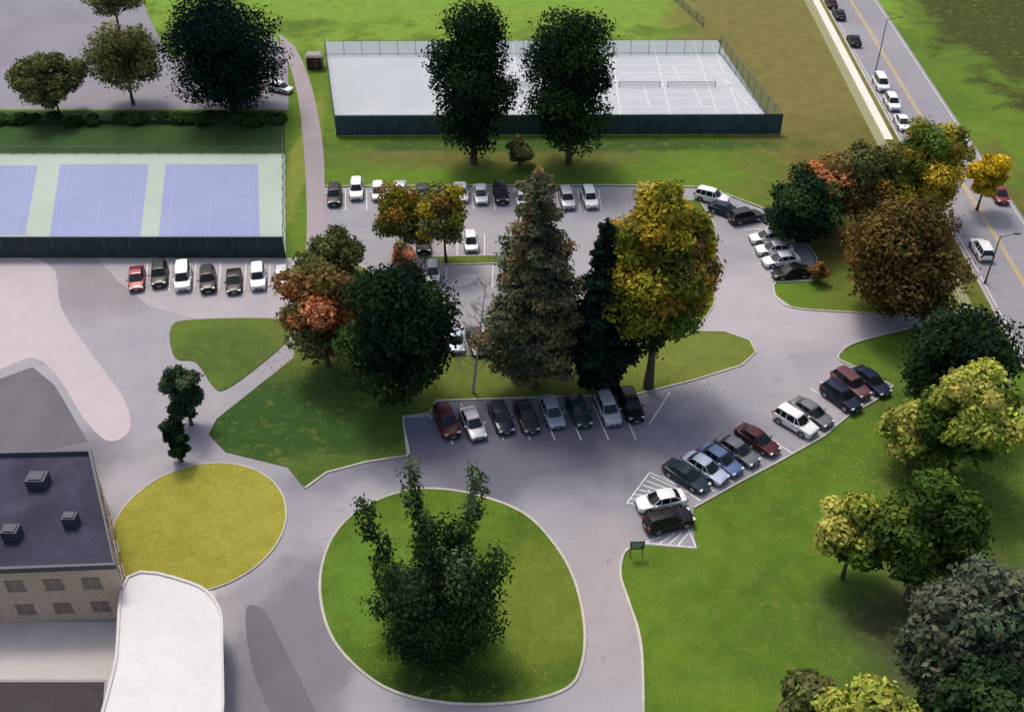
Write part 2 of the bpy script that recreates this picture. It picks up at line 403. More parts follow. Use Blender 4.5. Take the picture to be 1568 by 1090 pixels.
def leafcloud(cen,rad,cols,n,size,rng,shell=.55,up=.35,jit=.28,minz=.3,spread=.10):
    vol=(rad[:,0]*rad[:,1]+rad[:,0]*rad[:,2]); p=vol/vol.sum()
    idx=rng.choice(len(cen),n,p=p); d=unit(n,rng)
    r=shell+(1-shell)*rng.random(n)**.6
    pos=cen[idx]+rad[idx]*d*r[:,None]
    pos+=rng.normal(size=(n,3))*rad[idx]*spread
    nor=d+rng.normal(size=(n,3))*.55+np.array([0,0,up]); nor/=np.linalg.norm(nor,axis=1,keepdims=True)
    t=np.cross(nor,unit(n,rng)); t/=np.linalg.norm(t,axis=1,keepdims=True)+1e-9
    b=np.cross(nor,t)
    s=size*(.6+.8*rng.random(n))[:,None]
    V=np.stack([pos-t*s,pos-b*s*.55,pos+t*s,pos+b*s*.55],1)
    c=cols[idx]*(1+jit*(rng.random((n,1))*2-1)); c*=(1+.08*rng.normal(size=(n,3)))
    ok=pos[:,2]>minz
    return V[ok],np.clip(c[ok],.003,.9)
def limbs(e,H,cbz,targets,rng,r0,mat):
    b=bmesh.new(); segs=6; pts=[Vector((0,0,-.1))]
    top=H*.8
    for k in range(1,segs+1):
        z=top*k/segs; pts.append(Vector((rng.normal()*.02*z**.6,rng.normal()*.02*z**.6,z)))
    rad=[r0*(1.35 if k==0 else 1)*(1-.85*k/segs) for k in range(segs+1)]
    for k in range(segs): tube_bm(b,pts[k],pts[k+1],rad[k],rad[k+1],9,cap=False)
    for tg in targets:
        z0=max(cbz*.7,tg[2]-abs(np.hypot(tg[0],tg[1]))*.7-.5); z0=min(z0,top*.95)
        f=z0/top; k=min(int(f*segs),segs-1); p0=pts[k].lerp(pts[k+1],f*segs-k)
        r=max(.05,rad[k]*.45); p1=Vector(tg); mid=p0.lerp(p1,.5)+Vector((0,0,-.04*(p1-p0).length))
        tube_bm(b,p0,mid,r,r*.6,6,cap=False); tube_bm(b,mid,p1,r*.6,r*.2,5,cap=False)
    from_bm('trunk_and_limbs',b,[mat],e,True)
def P3(*cs): return np.array([[c*1.0 for c in C(*x,1)[:3]] for x in cs])
DK=P3((36,56,36),(46,66,40),(30,46,36),(58,78,44))
DKB=P3((30,50,46),(38,58,48),(26,42,42))
GR=P3((76,100,42),(92,116,50),(64,86,42),(108,128,56))
YG=P3((164,154,54),(186,170,58),(132,134,52),(202,176,62),(106,114,48),(160,130,56))
PINE=P3((104,108,76),(126,122,88),(88,96,72),(138,122,84),(114,118,94))
OR=P3((182,126,80),(154,118,72),(202,134,84),(132,116,68),(108,106,60))
BR=P3((104,88,50),(92,78,44),(122,100,56),(84,76,42))
OL=P3((110,114,68),(98,106,62),(124,126,76))
LIME=P3((190,188,96),(174,182,82),(156,166,74))
GG=P3((94,104,84),(84,96,76),(108,114,92))
def place(u,vb,vt):
    _,Y=G(CU,vb); H=height(Y,vt); fw=fwd(Y,H*.6); return (u-CU)/F*fw,Y,H,fw
def tree(u,vb,vt,wpx,pal,name='deciduous_tree',seed=0,cb=.22,n=46,leaf=.26,count=16000,clump=.30,bark=None,accent=None,core=.12):
    rng=np.random.default_rng(seed*17+int(u)+int(vb))
    X,Y,H,fw=place(u,vb,vt); R=wpx/2/F*fw
    e=empty(name,(X,Y,0),0)
    zc=H*(1+cb)/2; rz=H*(1-cb)/2
    d=unit(n,rng); rr=(.35+.5*rng.random(n)**.5)[:,None]
    ax=np.array([R,R,rz]); cen=d*ax*rr
    r=np.minimum(R,rz)*clump*(.55+.85*rng.random(n))
    rad=np.stack([r*1.15,r*1.15,r*.85],1)
    lim=(1.0+.1*rng.random(n))-np.array(r/np.minimum(R,rz))*.55
    nn=np.linalg.norm(cen/ax,axis=1); f=np.minimum(1,lim/np.maximum(nn,.01)*1.0); cen*=f[:,None]
    cen[:,2]+=zc
    cols=pal[rng.integers(0,len(pal),n)]*(.75+.55*rng.random((n,1)))
    if accent is not None:
        for (au,av,ar,apal) in accent:
            q=np.array([au*R,-.4*R,zc+av*rz]); dd=np.linalg.norm((cen-q)/np.array([R,R*2,rz]),axis=1)
            for i in np.where(dd<ar)[0]: cols[i]=apal[rng.integers(0,len(apal))]*(.85+.3*rng.random())
    V,c=leafcloud(cen,rad,cols,int(count),leaf,rng,minz=.4,spread=.14)
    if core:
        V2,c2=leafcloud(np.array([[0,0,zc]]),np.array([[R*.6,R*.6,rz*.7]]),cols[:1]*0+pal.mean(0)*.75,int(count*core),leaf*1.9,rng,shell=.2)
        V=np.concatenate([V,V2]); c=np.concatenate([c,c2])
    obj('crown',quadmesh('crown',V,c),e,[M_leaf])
    sel=rng.choice(n,min(14,n),replace=False)
    limbs(e,H,H*cb,[tuple(cen[i]) for i in sel],rng,max(.18,H*.018),bark or M_bark)
    return e
def conifer(u,vb,vt,wpx,pal,name='pine_tree',seed=0,count=26000,leaf=.24,cb=.08,power=.8,layers=None,big=1.0):
    rng=np.random.default_rng(seed*13+int(u))
    X,Y,H,fw=place(u,vb,vt); R=wpx/2/F*fw
    e=empty(name,(X,Y,0)); cen=[];rad=[];tips=[]
    nl=layers or int(H/1.15)
    for k in range(nl):
        t=cb+(1-cb)*(k/nl)**.95; z=t*H; f=(1-(t-cb)/(1-cb))
        Rz=R*min(1,(f**power)*1.05)*(.72+.5*rng.random()); nb=max(3,int(5+6*f))
        Rz*=min(1,.5+(t-cb)/.22*.5)
        a0=rng.random()*6.28
        for j in range(nb):
            a=a0+2*math.pi*j/nb+rng.normal()*.2; L=Rz*(.66+.5*rng.random())
            for s in (.45,.8):
                if L*s<.3 and s<.5: continue
                rr=max(.35,L*(.24 if s>.5 else .3))*big
                cen.append((math.cos(a)*L*s,math.sin(a)*L*s,z-L*.13*s+rng.normal()*.2)); rad.append((rr*1.1,rr*1.1,(rr*.42+.12)*big))
            tips.append((math.cos(a)*L*.9,math.sin(a)*L*.9,z-L*.13))
    cen.append((0,0,H-.6)); rad.append((.3,.3,.9))
    cen=np.array(cen);rad=np.array(rad); cols=pal[rng.integers(0,len(pal),len(cen))]*(.75+.5*rng.random((len(cen),1)))
    V,c=leafcloud(cen,rad,cols,count,leaf,rng,shell=.3,up=.6,spread=.16)
    obj('crown',quadmesh('crown',V,c),e,[M_leaf])
    b=bmesh.new(); tube_bm(b,(0,0,-.1),(0,0,H*.5),H*.018,H*.010,10,cap=False); tube_bm(b,(0,0,H*.5),(0,0,H*.97),H*.010,.03,8,cap=False)
    for i in rng.choice(len(tips),min(60,len(tips)),replace=False):
        x,y,z=tips[i]; tube_bm(b,(0,0,z+.3),(x,y,z),.09,.02,5,cap=False)
    from_bm('trunk_and_limbs',b,[M_bark],e,True)
    return e

tree(722,250,-8,122,DK,'tall_oak_tree',1,cb=.04,n=80,count=22000,clump=.34)
tree(876,250,4,136,DK,'tall_oak_tree',2,cb=.04,n=80,count=22000,clump=.34)
tree(337,168,-22,172,DKB,'round_evergreen_tree',3,cb=.03,n=90,count=24000,clump=.3)
tree(76,178,84,118,OL,'deciduous_tree',4,n=40,count=9000)
tree(186,160,30,104,OL,'deciduous_tree',5,n=36,count=8500)
tree(168,60,-70,95,OL,'deciduous_tree',6,n=36,count=8000)
conifer(822,592,260,184,PINE,'pine_tree',7,count=56000,leaf=.24,power=.5,big=1.1,cb=.11)
conifer(924,600,336,134,DKB*1.05,'spruce_tree',8,count=32000,power=.62,big=1.1,cb=.09)
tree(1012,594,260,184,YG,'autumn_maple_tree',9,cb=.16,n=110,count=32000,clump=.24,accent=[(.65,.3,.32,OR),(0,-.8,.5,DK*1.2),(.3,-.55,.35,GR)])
tree(608,606,408,164,DK,'round_evergreen_tree',10,cb=.05,n=80,count=24000,clump=.3)
tree(507,470,350,100,OL*.85,'deciduous_tree',11,cb=.1,n=40,count=11000,leaf=.22)
tree(490,560,404,124,OR*.95,'autumn_maple_tree',12,cb=.12,n=50,count=14000,accent=[(.1,.1,.4,P3((192,124,80),(206,140,100))),(-.2,-.5,.45,OL)])
tree(616,392,282,82,YG*.85,'young_maple_tree',13,cb=.2,n=36,count=8500,leaf=.2,accent=[(.3,-.4,.5,OL)])
tree(680,402,280,82,YG*.85,'young_maple_tree',14,cb=.25,n=36,count=8500,leaf=.2,accent=[(-.1,.6,.4,OR),(0,-.4,.6,OL)])
tree(619,448,366,44,P3((196,140,112),(176,128,98),(128,112,72)),'young_maple_tree',15,cb=.1,n=20,count=4500,leaf=.18)
tree(1234,372,260,112,DK*1.3,'deciduous_tree',16,cb=.06,n=50,count=13000)
tree(1278,350,238,104,OR,'autumn_maple_tree',17,cb=.15,n=40,count=11000,accent=[(-.4,.3,.6,P3((216,152,100),(196,140,88)))])
tree(1392,484,312,178,BR,'brown_oak_tree',18,cb=.04,n=80,count=25000,clump=.28,accent=[(0,-.6,.5,BR*.8)])
tree(1340,352,215,118,OL*.9,'deciduous_tree',19,cb=.15,n=40,count=12000,accent=[(0,-.2,.45,BR*1.2),(.5,.2,.5,YG)])
tree(1425,335,186,134,YG*1.1,'autumn_maple_tree',20,cb=.2,n=50,count=13000,clump=.24,accent=[(-.35,.5,.35,GR),(.3,-.4,.25,OL)])
tree(1512,322,234,60,P3((222,188,52),(204,174,50),(168,156,50)),'young_maple_tree',21,cb=.25,n=24,count=5500)
tree(1255,432,398,30,OR*.9,'shrub',22,cb=.0,n=14,count=2500,leaf=.15)
tree(1482,626,482,172,DK*1.1,'round_evergreen_tree',23,cb=.06,n=60,count=16000)
tree(1485,730,560,160,GR*1.1,'autumn_maple_tree',24,cb=.12,n=50,count=14000,clump=.22,core=.04,accent=[(0,.4,.7,LIME),(.6,-.4,.3,DK*1.3)])
tree(1405,712,622,112,LIME,'young_maple_tree',32,cb=.15,n=30,count=6500,core=.04,accent=[(0,-.5,.4,GR)])
tree(1425,915,735,170,GR*.95,'deciduous_tree',25,cb=.1,n=56,count=16000,clump=.24,core=.05)
tree(1312,885,756,112,LIME,'young_maple_tree',34,cb=.15,n=32,count=7500,clump=.28,core=.05,accent=[(0,-.5,.5,GR)])
tree(1492,1120,860,205,GG*1.05,'deciduous_tree',26,cb=.1,n=70,count=20000,clump=.26,core=.06)
tree(1488,1230,1015,150,DK*1.2,'round_evergreen_tree',27,cb=.06,n=60,count=18000)
tree(1335,1230,1050,150,LIME*.95,'autumn_maple_tree',28,cb=.1,n=46,count=14000)
tree(1240,1140,1028,80,OL,'deciduous_tree',29,cb=.1,n=40,count=9000)
tree(278,650,548,54,P3((70,92,64),(86,104,76),(58,76,54)),'shrub_tree',30,cb=.0,n=40,count=8000,leaf=.18)
tree(266,706,632,38,DK*1.1,'cypress_shrub',31,cb=.0,n=30,count=5500,leaf=.16)
tree(795,252,212,46,OL,'shrub',33,cb=.05,n=20,count=4000,leaf=.2)
def multileader():
    rng=np.random.default_rng(5); _,Y=G(CU,975); X=(672-CU)/F*fwd(Y,4)
    e=empty('multi_stemmed_evergreen_tree',(X,Y,0)); cen=[];rad=[];b=bmesh.new()
    for (u,v,dy,r) in ((630,712,1,.95),(724,726,1.5,1.1),(552,772,2,1.1),(700,860,-2,1.7),(760,858,0,1.5),(590,870,-1,1.7),(655,800,-.5,1.3),(575,915,1,1.4),(690,800,2,1.2),(640,900,-3,2.0),(730,930,-2.5,2.0),(612,960,-2.5,1.7),(665,960,-3.5,1.8)):
        y=Y+dy; z=height(y,v); x=(u-CU)/F*fwd(y,z)-X; tip=Vector((x,dy,z)); st=Vector((x*.08,dy*.1,0))
        mid=Vector((x*.62,dy*.6,z*.5)); n=max(6,int(z*1.4))
        tube_bm(b,st,mid,.22,.13,7,cap=False); tube_bm(b,mid,tip,.13,.03,6,cap=False)
        for k in range(n):
            t=.08+.92*k/(n-1); p=st.lerp(mid,t*2) if t<.5 else mid.lerp(tip,t*2-1)
            rr=r*(1.2-.5*t)*(.75+.5*rng.random())
            q=rng.normal(size=3)*rr*.3
            cen.append((p.x+q[0],p.y+q[1],p.z+q[2]*.5)); rad.append((rr,rr,rr*1.3))
    cen=np.array(cen);rad=np.array(rad); pal=P3((50,68,46),(60,82,42),(42,58,40),(78,100,56),(98,112,80))
    cols=pal[rng.integers(0,len(pal),len(cen))]*(.75+.5*rng.random((len(cen),1)))
    V,c=leafcloud(cen,rad,cols,40000,.18,rng,shell=.35,spread=.16)
    obj('crown',quadmesh('crown',V,c),e,[M_leaf]); from_bm('trunk_and_limbs',b,[M_bark],e,True)
multileader()
def bare(u,vb,ut,vt):
    rng=np.random.default_rng(3); X,Y=G(u,vb); H=height(Y,vt); xt=(ut-CU)/F*fwd(Y,H)-X
    e=empty('bare_birch_tree',(X,Y,0)); b=bmesh.new()
    def br(p,d,L,r,dep):
        q=p+d*L; tube_bm(b,p,q,r,r*.6,5,cap=False)
        if dep==0: return
        for k in range(3 if dep>1 else 4):
            nd=(d+Vector(rng.normal(size=3))*.45+Vector((0,0,.25))).normalized(); br(p.lerp(q,.4+.6*rng.random()),nd,L*(.55+.2*rng.random()),r*.55,dep-1)
    p=Vector((0,0,0)); d=Vector((xt,0,H)).normalized(); Ht=H
    for k in range(7):
        q=p+d*Ht/7; tube_bm(b,p,q,.17*(1-k/8),.17*(1-(k+1)/8),7,cap=False)
        if k>0:
            for j in range(4):
                a=rng.random()*6.28; br(p.lerp(q,rng.random()),Vector((math.cos(a),math.sin(a),.9)).normalized(),H*.11*(1.2-k/9),.05,3)
        p=q
    from_bm('trunk_and_limbs',b,[M_bark2],e)
bare(724,602,745,425)
def hedge(px0,px1,vb,vt,h,pal,name,count):
    x0,y0=G(px0,vb); x1,_=G(px1,vb); _,y1=G(CU,vt,h)
    e=empty(name,((x0+x1)/2,(y0+y1)/2,0)); lx=(x1-x0)/2; ly=abs(y1-y0)/2; rng=np.random.default_rng(9)
    n=int(lx*ly*2.2); cen=np.stack([rng.uniform(-lx,lx,n),rng.uniform(-ly,ly,n),rng.uniform(.5,h*.8,n)],1)
    rad=np.stack([rng.uniform(.8,1.3,n)]*3,1)*np.array([1,1,.5]); cols=pal[rng.integers(0,len(pal),n)]*(.9+.2*rng.random((n,1)))
    V,c=leafcloud(cen,rad,cols,count,.26,rng,shell=.6)
    obj('foliage',quadmesh('foliage',V,c),e,[M_leaf])
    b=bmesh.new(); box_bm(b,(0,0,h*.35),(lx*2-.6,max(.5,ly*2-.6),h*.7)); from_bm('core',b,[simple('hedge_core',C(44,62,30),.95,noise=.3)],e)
hedge(-130,432,192,174,1.0,P3((60,88,44),(68,96,48),(54,78,40)),'hedge',30000)
def fallen():
    V=[];c=[];rng=np.random.default_rng(4)
    for (u,v,r,n,z,pal) in ((1000,585,7,500,.115,YG),(490,545,6,600,.115,OR),(608,596,6,250,.115,OR),(1392,470,9,900,.015,OR),(1425,330,8,700,.015,YG),(820,585,8,250,.115,OR),(1300,360,9,800,.015,OR),(1440,720,9,600,.015,LIME),(1250,700,9,150,.015,YG),(870,240,9,400,.015,BR),(690,1000,7,150,.115,YG)):
        x,y=G(u,v); k=rng.normal(size=(n,2))*r*.5
        p=np.stack([x+k[:,0],y+k[:,1]*.8,np.full(n,z)],1); a=rng.random(n)*6.28
        t=np.stack([np.cos(a),np.sin(a),np.zeros(n)+.1],1)*.08; b=np.stack([-np.sin(a),np.cos(a),np.zeros(n)],1)*.06
        V.append(np.stack([p-t,p-b,p+t,p+b],1)); c.append(pal[rng.integers(0,len(pal),n)]*1.0)
    obj('fallen_leaves',quadmesh('fallen_leaves',np.concatenate(V),np.concatenate(c)),None,[M_leaf])
fallen()

# ---------------------------------------------------------------- vehicles
M_glass=simple('car_glass',(.012,.015,.018,1),.12)
M_glass.node_tree.nodes['Principled BSDF'].inputs['Specular IOR Level'].default_value=.4
M_tyre=simple('tyre_rubber',(.015,.015,.015,1),.85); M_rim=simple('alloy_rim',(.45,.45,.47,1),.3,.9)
M_trim=simple('black_trim',(.015,.015,.015,1),.6); M_head=simple('headlamp_lens',(.75,.78,.8,1),.1,.3,coat=1); M_tail=simple('tail_lamp',(.35,.01,.01,1),.2,coat=1)
M_plate=simple('number_plate',(.6,.6,.6,1),.5)
KIND={
 'sedan':dict(L=4.75,W=1.84,belt=.93,roof=1.44,hood=.80,nose=.66,deck=.98,a=1.05,f=.30,r=-1.15,d=-1.85,wb=2.75),
 'suv':dict(L=4.65,W=1.88,belt=1.08,roof=1.70,hood=1.00,nose=.84,deck=1.10,a=1.02,f=.42,r=-1.90,d=-2.18,wb=2.70),
 'hatch':dict(L=4.25,W=1.78,belt=.95,roof=1.50,hood=.84,nose=.70,deck=1.0,a=1.05,f=.32,r=-1.45,d=-1.98,wb=2.60),
 'van':dict(L=5.1,W=1.98,belt=1.12,roof=1.80,hood=1.02,nose=.86,deck=1.14,a=1.45,f=.75,r=-2.2,d=-2.45,wb=3.0),
}
CM={}
def build_kind(k):
    p=KIND[k]; L=p['L'];hw=p['W']/2; out={}
    bm=bmesh.new()
    z0=.24; fr=L/2
    st=[(fr,.60,.36,p['nose']-.14),(fr-.06,.76,.30,p['nose']-.05),(fr-.16,.86,.26,p['nose']),(fr-.35,.94,.23,p['nose']+.05),(fr-.8,.99,z0,(p['nose']+p['hood'])/2+.06),(p['a']+.1,1.0,z0,p['hood']+.04),(p['a']-.25,1.0,z0,p['belt']),(0,1.0,z0,p['belt']+.005),
        (p['r'],1.0,z0,p['belt']+.02),(p['d'],.985,z0,p['deck']),(-fr+.25,.95,.26,p['deck']-.02),(-fr+.08,.86,.3,p['deck']-.10),(-fr,.70,.38,p['deck']-.24)]
    if p['d']<-fr+.3: st=[s for s in st if s[0]!=p['d']]
    rings=[]
    for x,wf,zb,zt in st:
        w_=hw*wf
        half=[(.90*w_,zb),(1.0*w_,zb+.10),(1.0*w_,zb+(zt-zb)*.55),(.975*w_,zb+(zt-zb)*.80),(.93*w_,zt-.025),(.82*w_,zt+.005),(.42*w_,zt+.025)]
        ring=[(x,y,z) for y,z in half]+[(x,0,zt+.035)]+[(x,-y,z) for y,z in half[::-1]]
        rings.append([bm.verts.new(q) for q in ring])
    for a,b in zip(rings,rings[1:]):
        n=len(a)
        for i in range(n): bm.faces.new((a[i],a[(i+1)%n],b[(i+1)%n],b[i]))
    bm.faces.new(rings[0]); bm.faces.new(rings[-1][::-1])
    bmesh.ops.recalc_face_normals(bm,faces=bm.faces)
    me=bpy.data.meshes.new('body_'+k)
    for f in bm.faces: f.smooth=True
    for e in bm.edges:
        if len(e.link_faces)==2 and e.calc_face_angle(0)>math.radians(45): e.smooth=False
    bm.to_mesh(me); bm.free(); me.materials.append(M_trim); out['body']=me
    bm=bmesh.new(); zb=p['belt']-.02; zr=p['roof']; yb=hw*.93; yr=hw*.70
    xs_b=[p['a'],.28,-.62,p['d']]
    xs_t=[p['f'],.12,-.62,p['r']]
    if k in('suv','van'): xs_b=[p['a'],.35,-.65,-1.35,p['d']]; xs_t=[p['f'],.2,-.65,-1.35,p['r']]
    B={};T={}
    for s in (1,-1):
        B[s]=[bm.verts.new((x,s*yb*(.93 if i in(0,len(xs_b)-1) else 1),zb)) for i,x in enumerate(xs_b)]
        T[s]=[bm.verts.new((x,s*yr*(.94 if i in(0,len(xs_t)-1) else 1),zr-(.05 if i in (0,len(xs_t)-1) else .0))) for i,x in enumerate(xs_t)]
    TC=[bm.verts.new((x+(.07 if i==0 else (-.05 if i==len(xs_t)-1 else 0)),0,zr+(-.01 if i in(0,len(xs_t)-1) else .045))) for i,x in enumerate(xs_t)]
    BC0=bm.verts.new((p['a']+.16,0,zb+.0)); BC1=bm.verts.new((p['d']-.08,0,zb))
    sides=[];n=len(xs_b)
    for s in (1,-1):
        for i in range(n-1):
            q=(B[s][i],B[s][i+1],T[s][i+1],T[s][i]); sides.append(bm.faces.new(q if s<0 else q[::-1]))
            q=(T[s][i],T[s][i+1],TC[i+1],TC[i]); bm.faces.new(q if s<0 else q[::-1])
    front=[bm.faces.new((BC0,B[-1][0],T[-1][0],TC[0])),bm.faces.new((B[1][0],BC0,TC[0],T[1][0]))]
    rear=[bm.faces.new((B[-1][-1],BC1,TC[-1],T[-1][-1])),bm.faces.new((BC1,B[1][-1],T[1][-1],TC[-1]))]
    bmesh.ops.recalc_face_normals(bm,faces=bm.faces)
    for f in bm.faces: f.material_index=0
    bmesh.ops.inset_individual(bm,faces=sides,thickness=.045,depth=-.012)
    bmesh.ops.inset_region(bm,faces=front,thickness=.05,depth=-.012)
    bmesh.ops.inset_region(bm,faces=rear,thickness=.07,depth=-.012)
    for f in sides+front+rear: f.material_index=1
    for f in bm.faces: f.smooth= f.material_index==0
    for e in bm.edges:
        if len(e.link_faces)==2 and e.calc_face_angle(0)>math.radians(50): e.smooth=False
    me=bpy.data.meshes.new('cabin_'+k); bm.to_mesh(me); bm.free(); me.materials.append(M_trim); me.materials.append(M_glass); out['cabin']=me
    for tag,sx in (('front',p['wb']/2+.03),('rear',-p['wb']/2+.03)):
        bm=bmesh.new(); R=.34 if k!='suv' else .37
        for s in (1,-1):
            yo=s*(hw+.012); yi=s*(hw-.22)
            tube_bm(bm,(sx,yi,R),(sx,yo,R),R,R,24,0); tube_bm(bm,(sx,yo-s*.01,R),(sx,yo+s*.008,R),R*.66,R*.62,18,1)
            tube_bm(bm,(sx,yo,R),(sx,yo+s*.02,R),.06,.05,10,2)
            for q in range(5):
                a=q*2*math.pi/5+.5; 
                tube_bm(bm,(sx+math.cos(a)*.09,yo+s*.01,R+math.sin(a)*.09),(sx+math.cos(a+.3)*R*.5,yo+s*.01,R+math.sin(a+.3)*R*.5),.02,.03,4,2)
        me=bpy.data.meshes.new('wheels_'+k+tag); bm.to_mesh(me); bm.free()
        for m in (M_tyre,M_rim,M_trim): me.materials.append(m)
        out['wheels_'+tag]=me
    bm=bmesh.new()
    R=.34 if k!='suv' else .37
    for sx in (p['wb']/2+.03,-p['wb']/2+.03):
        for s in (1,-1):
            c=bm.verts.new((sx,s*(hw+.004),R)); pr=[]
            for q in range(17):
                a=math.pi*(q/16)*1.16-.25; pr.append(bm.verts.new((sx+math.cos(a)*(R+.07),s*(hw+.004),max(.22,R+math.sin(a)*(R+.07)))))
            for a,b in zip(pr,pr[1:]): 
                f=bm.faces.new((c,a,b) if s<0 else (c,b,a))
    box_bm(bm,(fr-.05,0,.40),(.12,1.1,.16)); box_bm(bm,(fr-.02,0,.58),(.07,.8,.10)); box_bm(bm,(-fr+.04,0,.40),(.12,1.2,.14))
    box_bm(bm,(p['a']+.14,0,p['hood']+.085),(.07,1.3,.012))
    for s in (1,-1):
        box_bm(bm,(-.05,s*(hw*.985),.30),(1.9,.05,.10))
        for x in (.98,-.02 if k!='van' else -.1,-1.02): box_bm(bm,(x,s*(hw*.995),.62),(.014,.02,.56))
        for x in (.30,-.70): box_bm(bm,(x-.05,s*(hw*1.0),.80),(.16,.03,.03))
    me=bpy.data.meshes.new('trim_'+k); bm.to_mesh(me); bm.free(); me.materials.append(M_trim); out['trim']=me
    bm=bmesh.new()
    for s in (1,-1):
        box_bm(bm,(p['a']-.22,s*(hw+.09),p['belt']+.07),(.14,.2,.13))
        if k=='suv': tube_bm(bm,(p['f']-.2,s*hw*.66,zr+.03),(p['r']+.2,s*hw*.66,zr+.03),.022,.022,6)
    me=bpy.data.meshes.new('mirrors_'+k); bm.to_mesh(me); bm.free(); me.materials.append(M_trim); out['mirrors']=me
    bm=bmesh.new()
    for s in (1,-1):
        box_bm(bm,(fr-.19,s*hw*.66,p['nose']-.03),(.28,.34,.12),0,rz=-s*.38)
        box_bm(bm,(-fr+.12,s*hw*.70,p['deck']-.17),(.22,.34,.14 if k=='sedan' else .26),1,rz=s*.3)
    box_bm(bm,(-fr-.0,0,.62),(.03,.5,.13),2); box_bm(bm,(fr+.01,0,.46),(.03,.42,.11),2)
    me=bpy.data.meshes.new('lamps_'+k); bm.to_mesh(me); bm.free()
    for m in (M_head,M_tail,M_plate): me.materials.append(m)
    out['lamps']=me
    return out
PM={}
COL={'white':(.86,.87,.88),'silver':(.52,.54,.56),'grey':(.15,.16,.175),'dkgrey':(.035,.04,.046),'black':(.007,.007,.009),'navy':(.012,.02,.048),'red':(.22,.010,.02),'maroon':(.085,.018,.024),'blue':(.12,.19,.38),'ltblue':(.60,.68,.80),'silverblue':(.36,.43,.54),'teal':(.02,.042,.056),'dkred':(.06,.01,.014),'rose':(.15,.055,.065)}
def paint(c):
    if c not in PM:
        dark=max(COL[c])<.1
        m=simple('car_paint_'+c,(*COL[c],1),.38,0 if (c=='white' or dark) else .2,coat=.2 if dark else .5,noise=.04,scale=2); PM[c]=m
        if dark: m.node_tree.nodes['Principled BSDF'].inputs['Specular IOR Level'].default_value=.2
    return PM[c]
def car(u,v,du,dv,kind,c):
    if kind not in CM: CM[kind]=build_kind(kind)
    x,y=G(u,v,.7); x2,y2=G(u+du,v+dv,.7); a=math.atan2(y2-y,x2-x)+random.uniform(-.02,.02)
    e=empty('parked_car',(x,y,.02),a)
    for part,me in CM[kind].items():
        o=bpy.data.objects.new(part,me); scene.collection.objects.link(o); o.parent=e
        if part in('body','cabin','mirrors'):
            o.material_slots[0].link='OBJECT'; o.material_slots[0].material=paint(c)
    return e
T=[(512,299,'suv','black'),(546,290,'suv','white'),(579,292,'hatch','white'),(613,291,'sedan','silver'),(648,295,'sedan','dkgrey'),(706,293,'sedan','white'),(736,296,'sedan','white'),(767,296,'suv','black'),(800,303,'sedan','white'),(834,301,'suv','black'),(868,304,'suv','silver'),(903,303,'suv','white')]
for u,v,k,c in T: car(u,v,(u-560)*.022,20,k,c)
car(648,371,2,20,'suv','black'); car(721,369,2,20,'hatch','white'); car(663,415,0,20,'hatch','white')
car(698,520,4,20,'hatch','silverblue'); car(730,522,7,20,'sedan','dkgrey')
car(1090,301,20,5,'suv','white'); car(1112,321,20,7,'sedan','navy'); car(1142,331,20,-4,'suv','dkgrey')
car(1176,362,-30,2,'sedan','white'); car(1186,380,-30,2,'sedan','white'); car(1196,397,-30,3,'sedan','white'); car(1212,416,-30,3,'sedan','black')
for u,v,k,c in [(209,425,'sedan','red'),(244,420,'suv','black'),(280,424,'van','white'),(318,428,'suv','black'),(358,429,'sedan','black'),(395,424,'suv','white'),(432,424,'hatch','silver')]: car(u,v,(u-330)*.006,20,k,c)
for u,v,k,c in [(684,644,'suv','maroon'),(724,646,'sedan','silver'),(767,637,'sedan','navy'),(806,636,'sedan','dkgrey'),(845,629,'sedan','silverblue'),(886,627,'sedan','teal'),(931,626,'suv','silver'),(966,620,'suv','black')]: car(u,v,9.5,21,k,c)
for u,v,k,c,d in [(1334,582,'sedan','navy',(28,22)),(1303,588,'suv','rose',(28,22)),(1288,607,'suv','navy',(28,20)),(1243,630,'sedan','grey',(30,20)),(1218,645,'suv','white',(30,18)),(1160,672,'sedan','maroon',(30,19)),(1129,688,'sedan','grey',(30,20)),(1103,702,'sedan','blue',(28,19)),(1080,715,'sedan','ltblue',(28,18)),(1051,727,'sedan','teal',(30,19)),(1012,765,'sedan','white',(-28,5)),(1024,796,'suv','black',(28,-6))]: car(u,v,d[0],d[1],k,c)
for u,v,k,c,s in [(1273,4,'sedan','dkred',-1),(1285,21,'sedan','navy',-1),(1308,61,'sedan','black',-1),(1349,127,'van','white',1),(1366,157,'suv','white',1),(1382,187,'sedan','white',1),(1503,381,'suv','white',-1),(1531,297,'hatch','red',1)]: car(u,v,14*s,24*s,k,c)
car(429,134,20,4,'hatch','white')

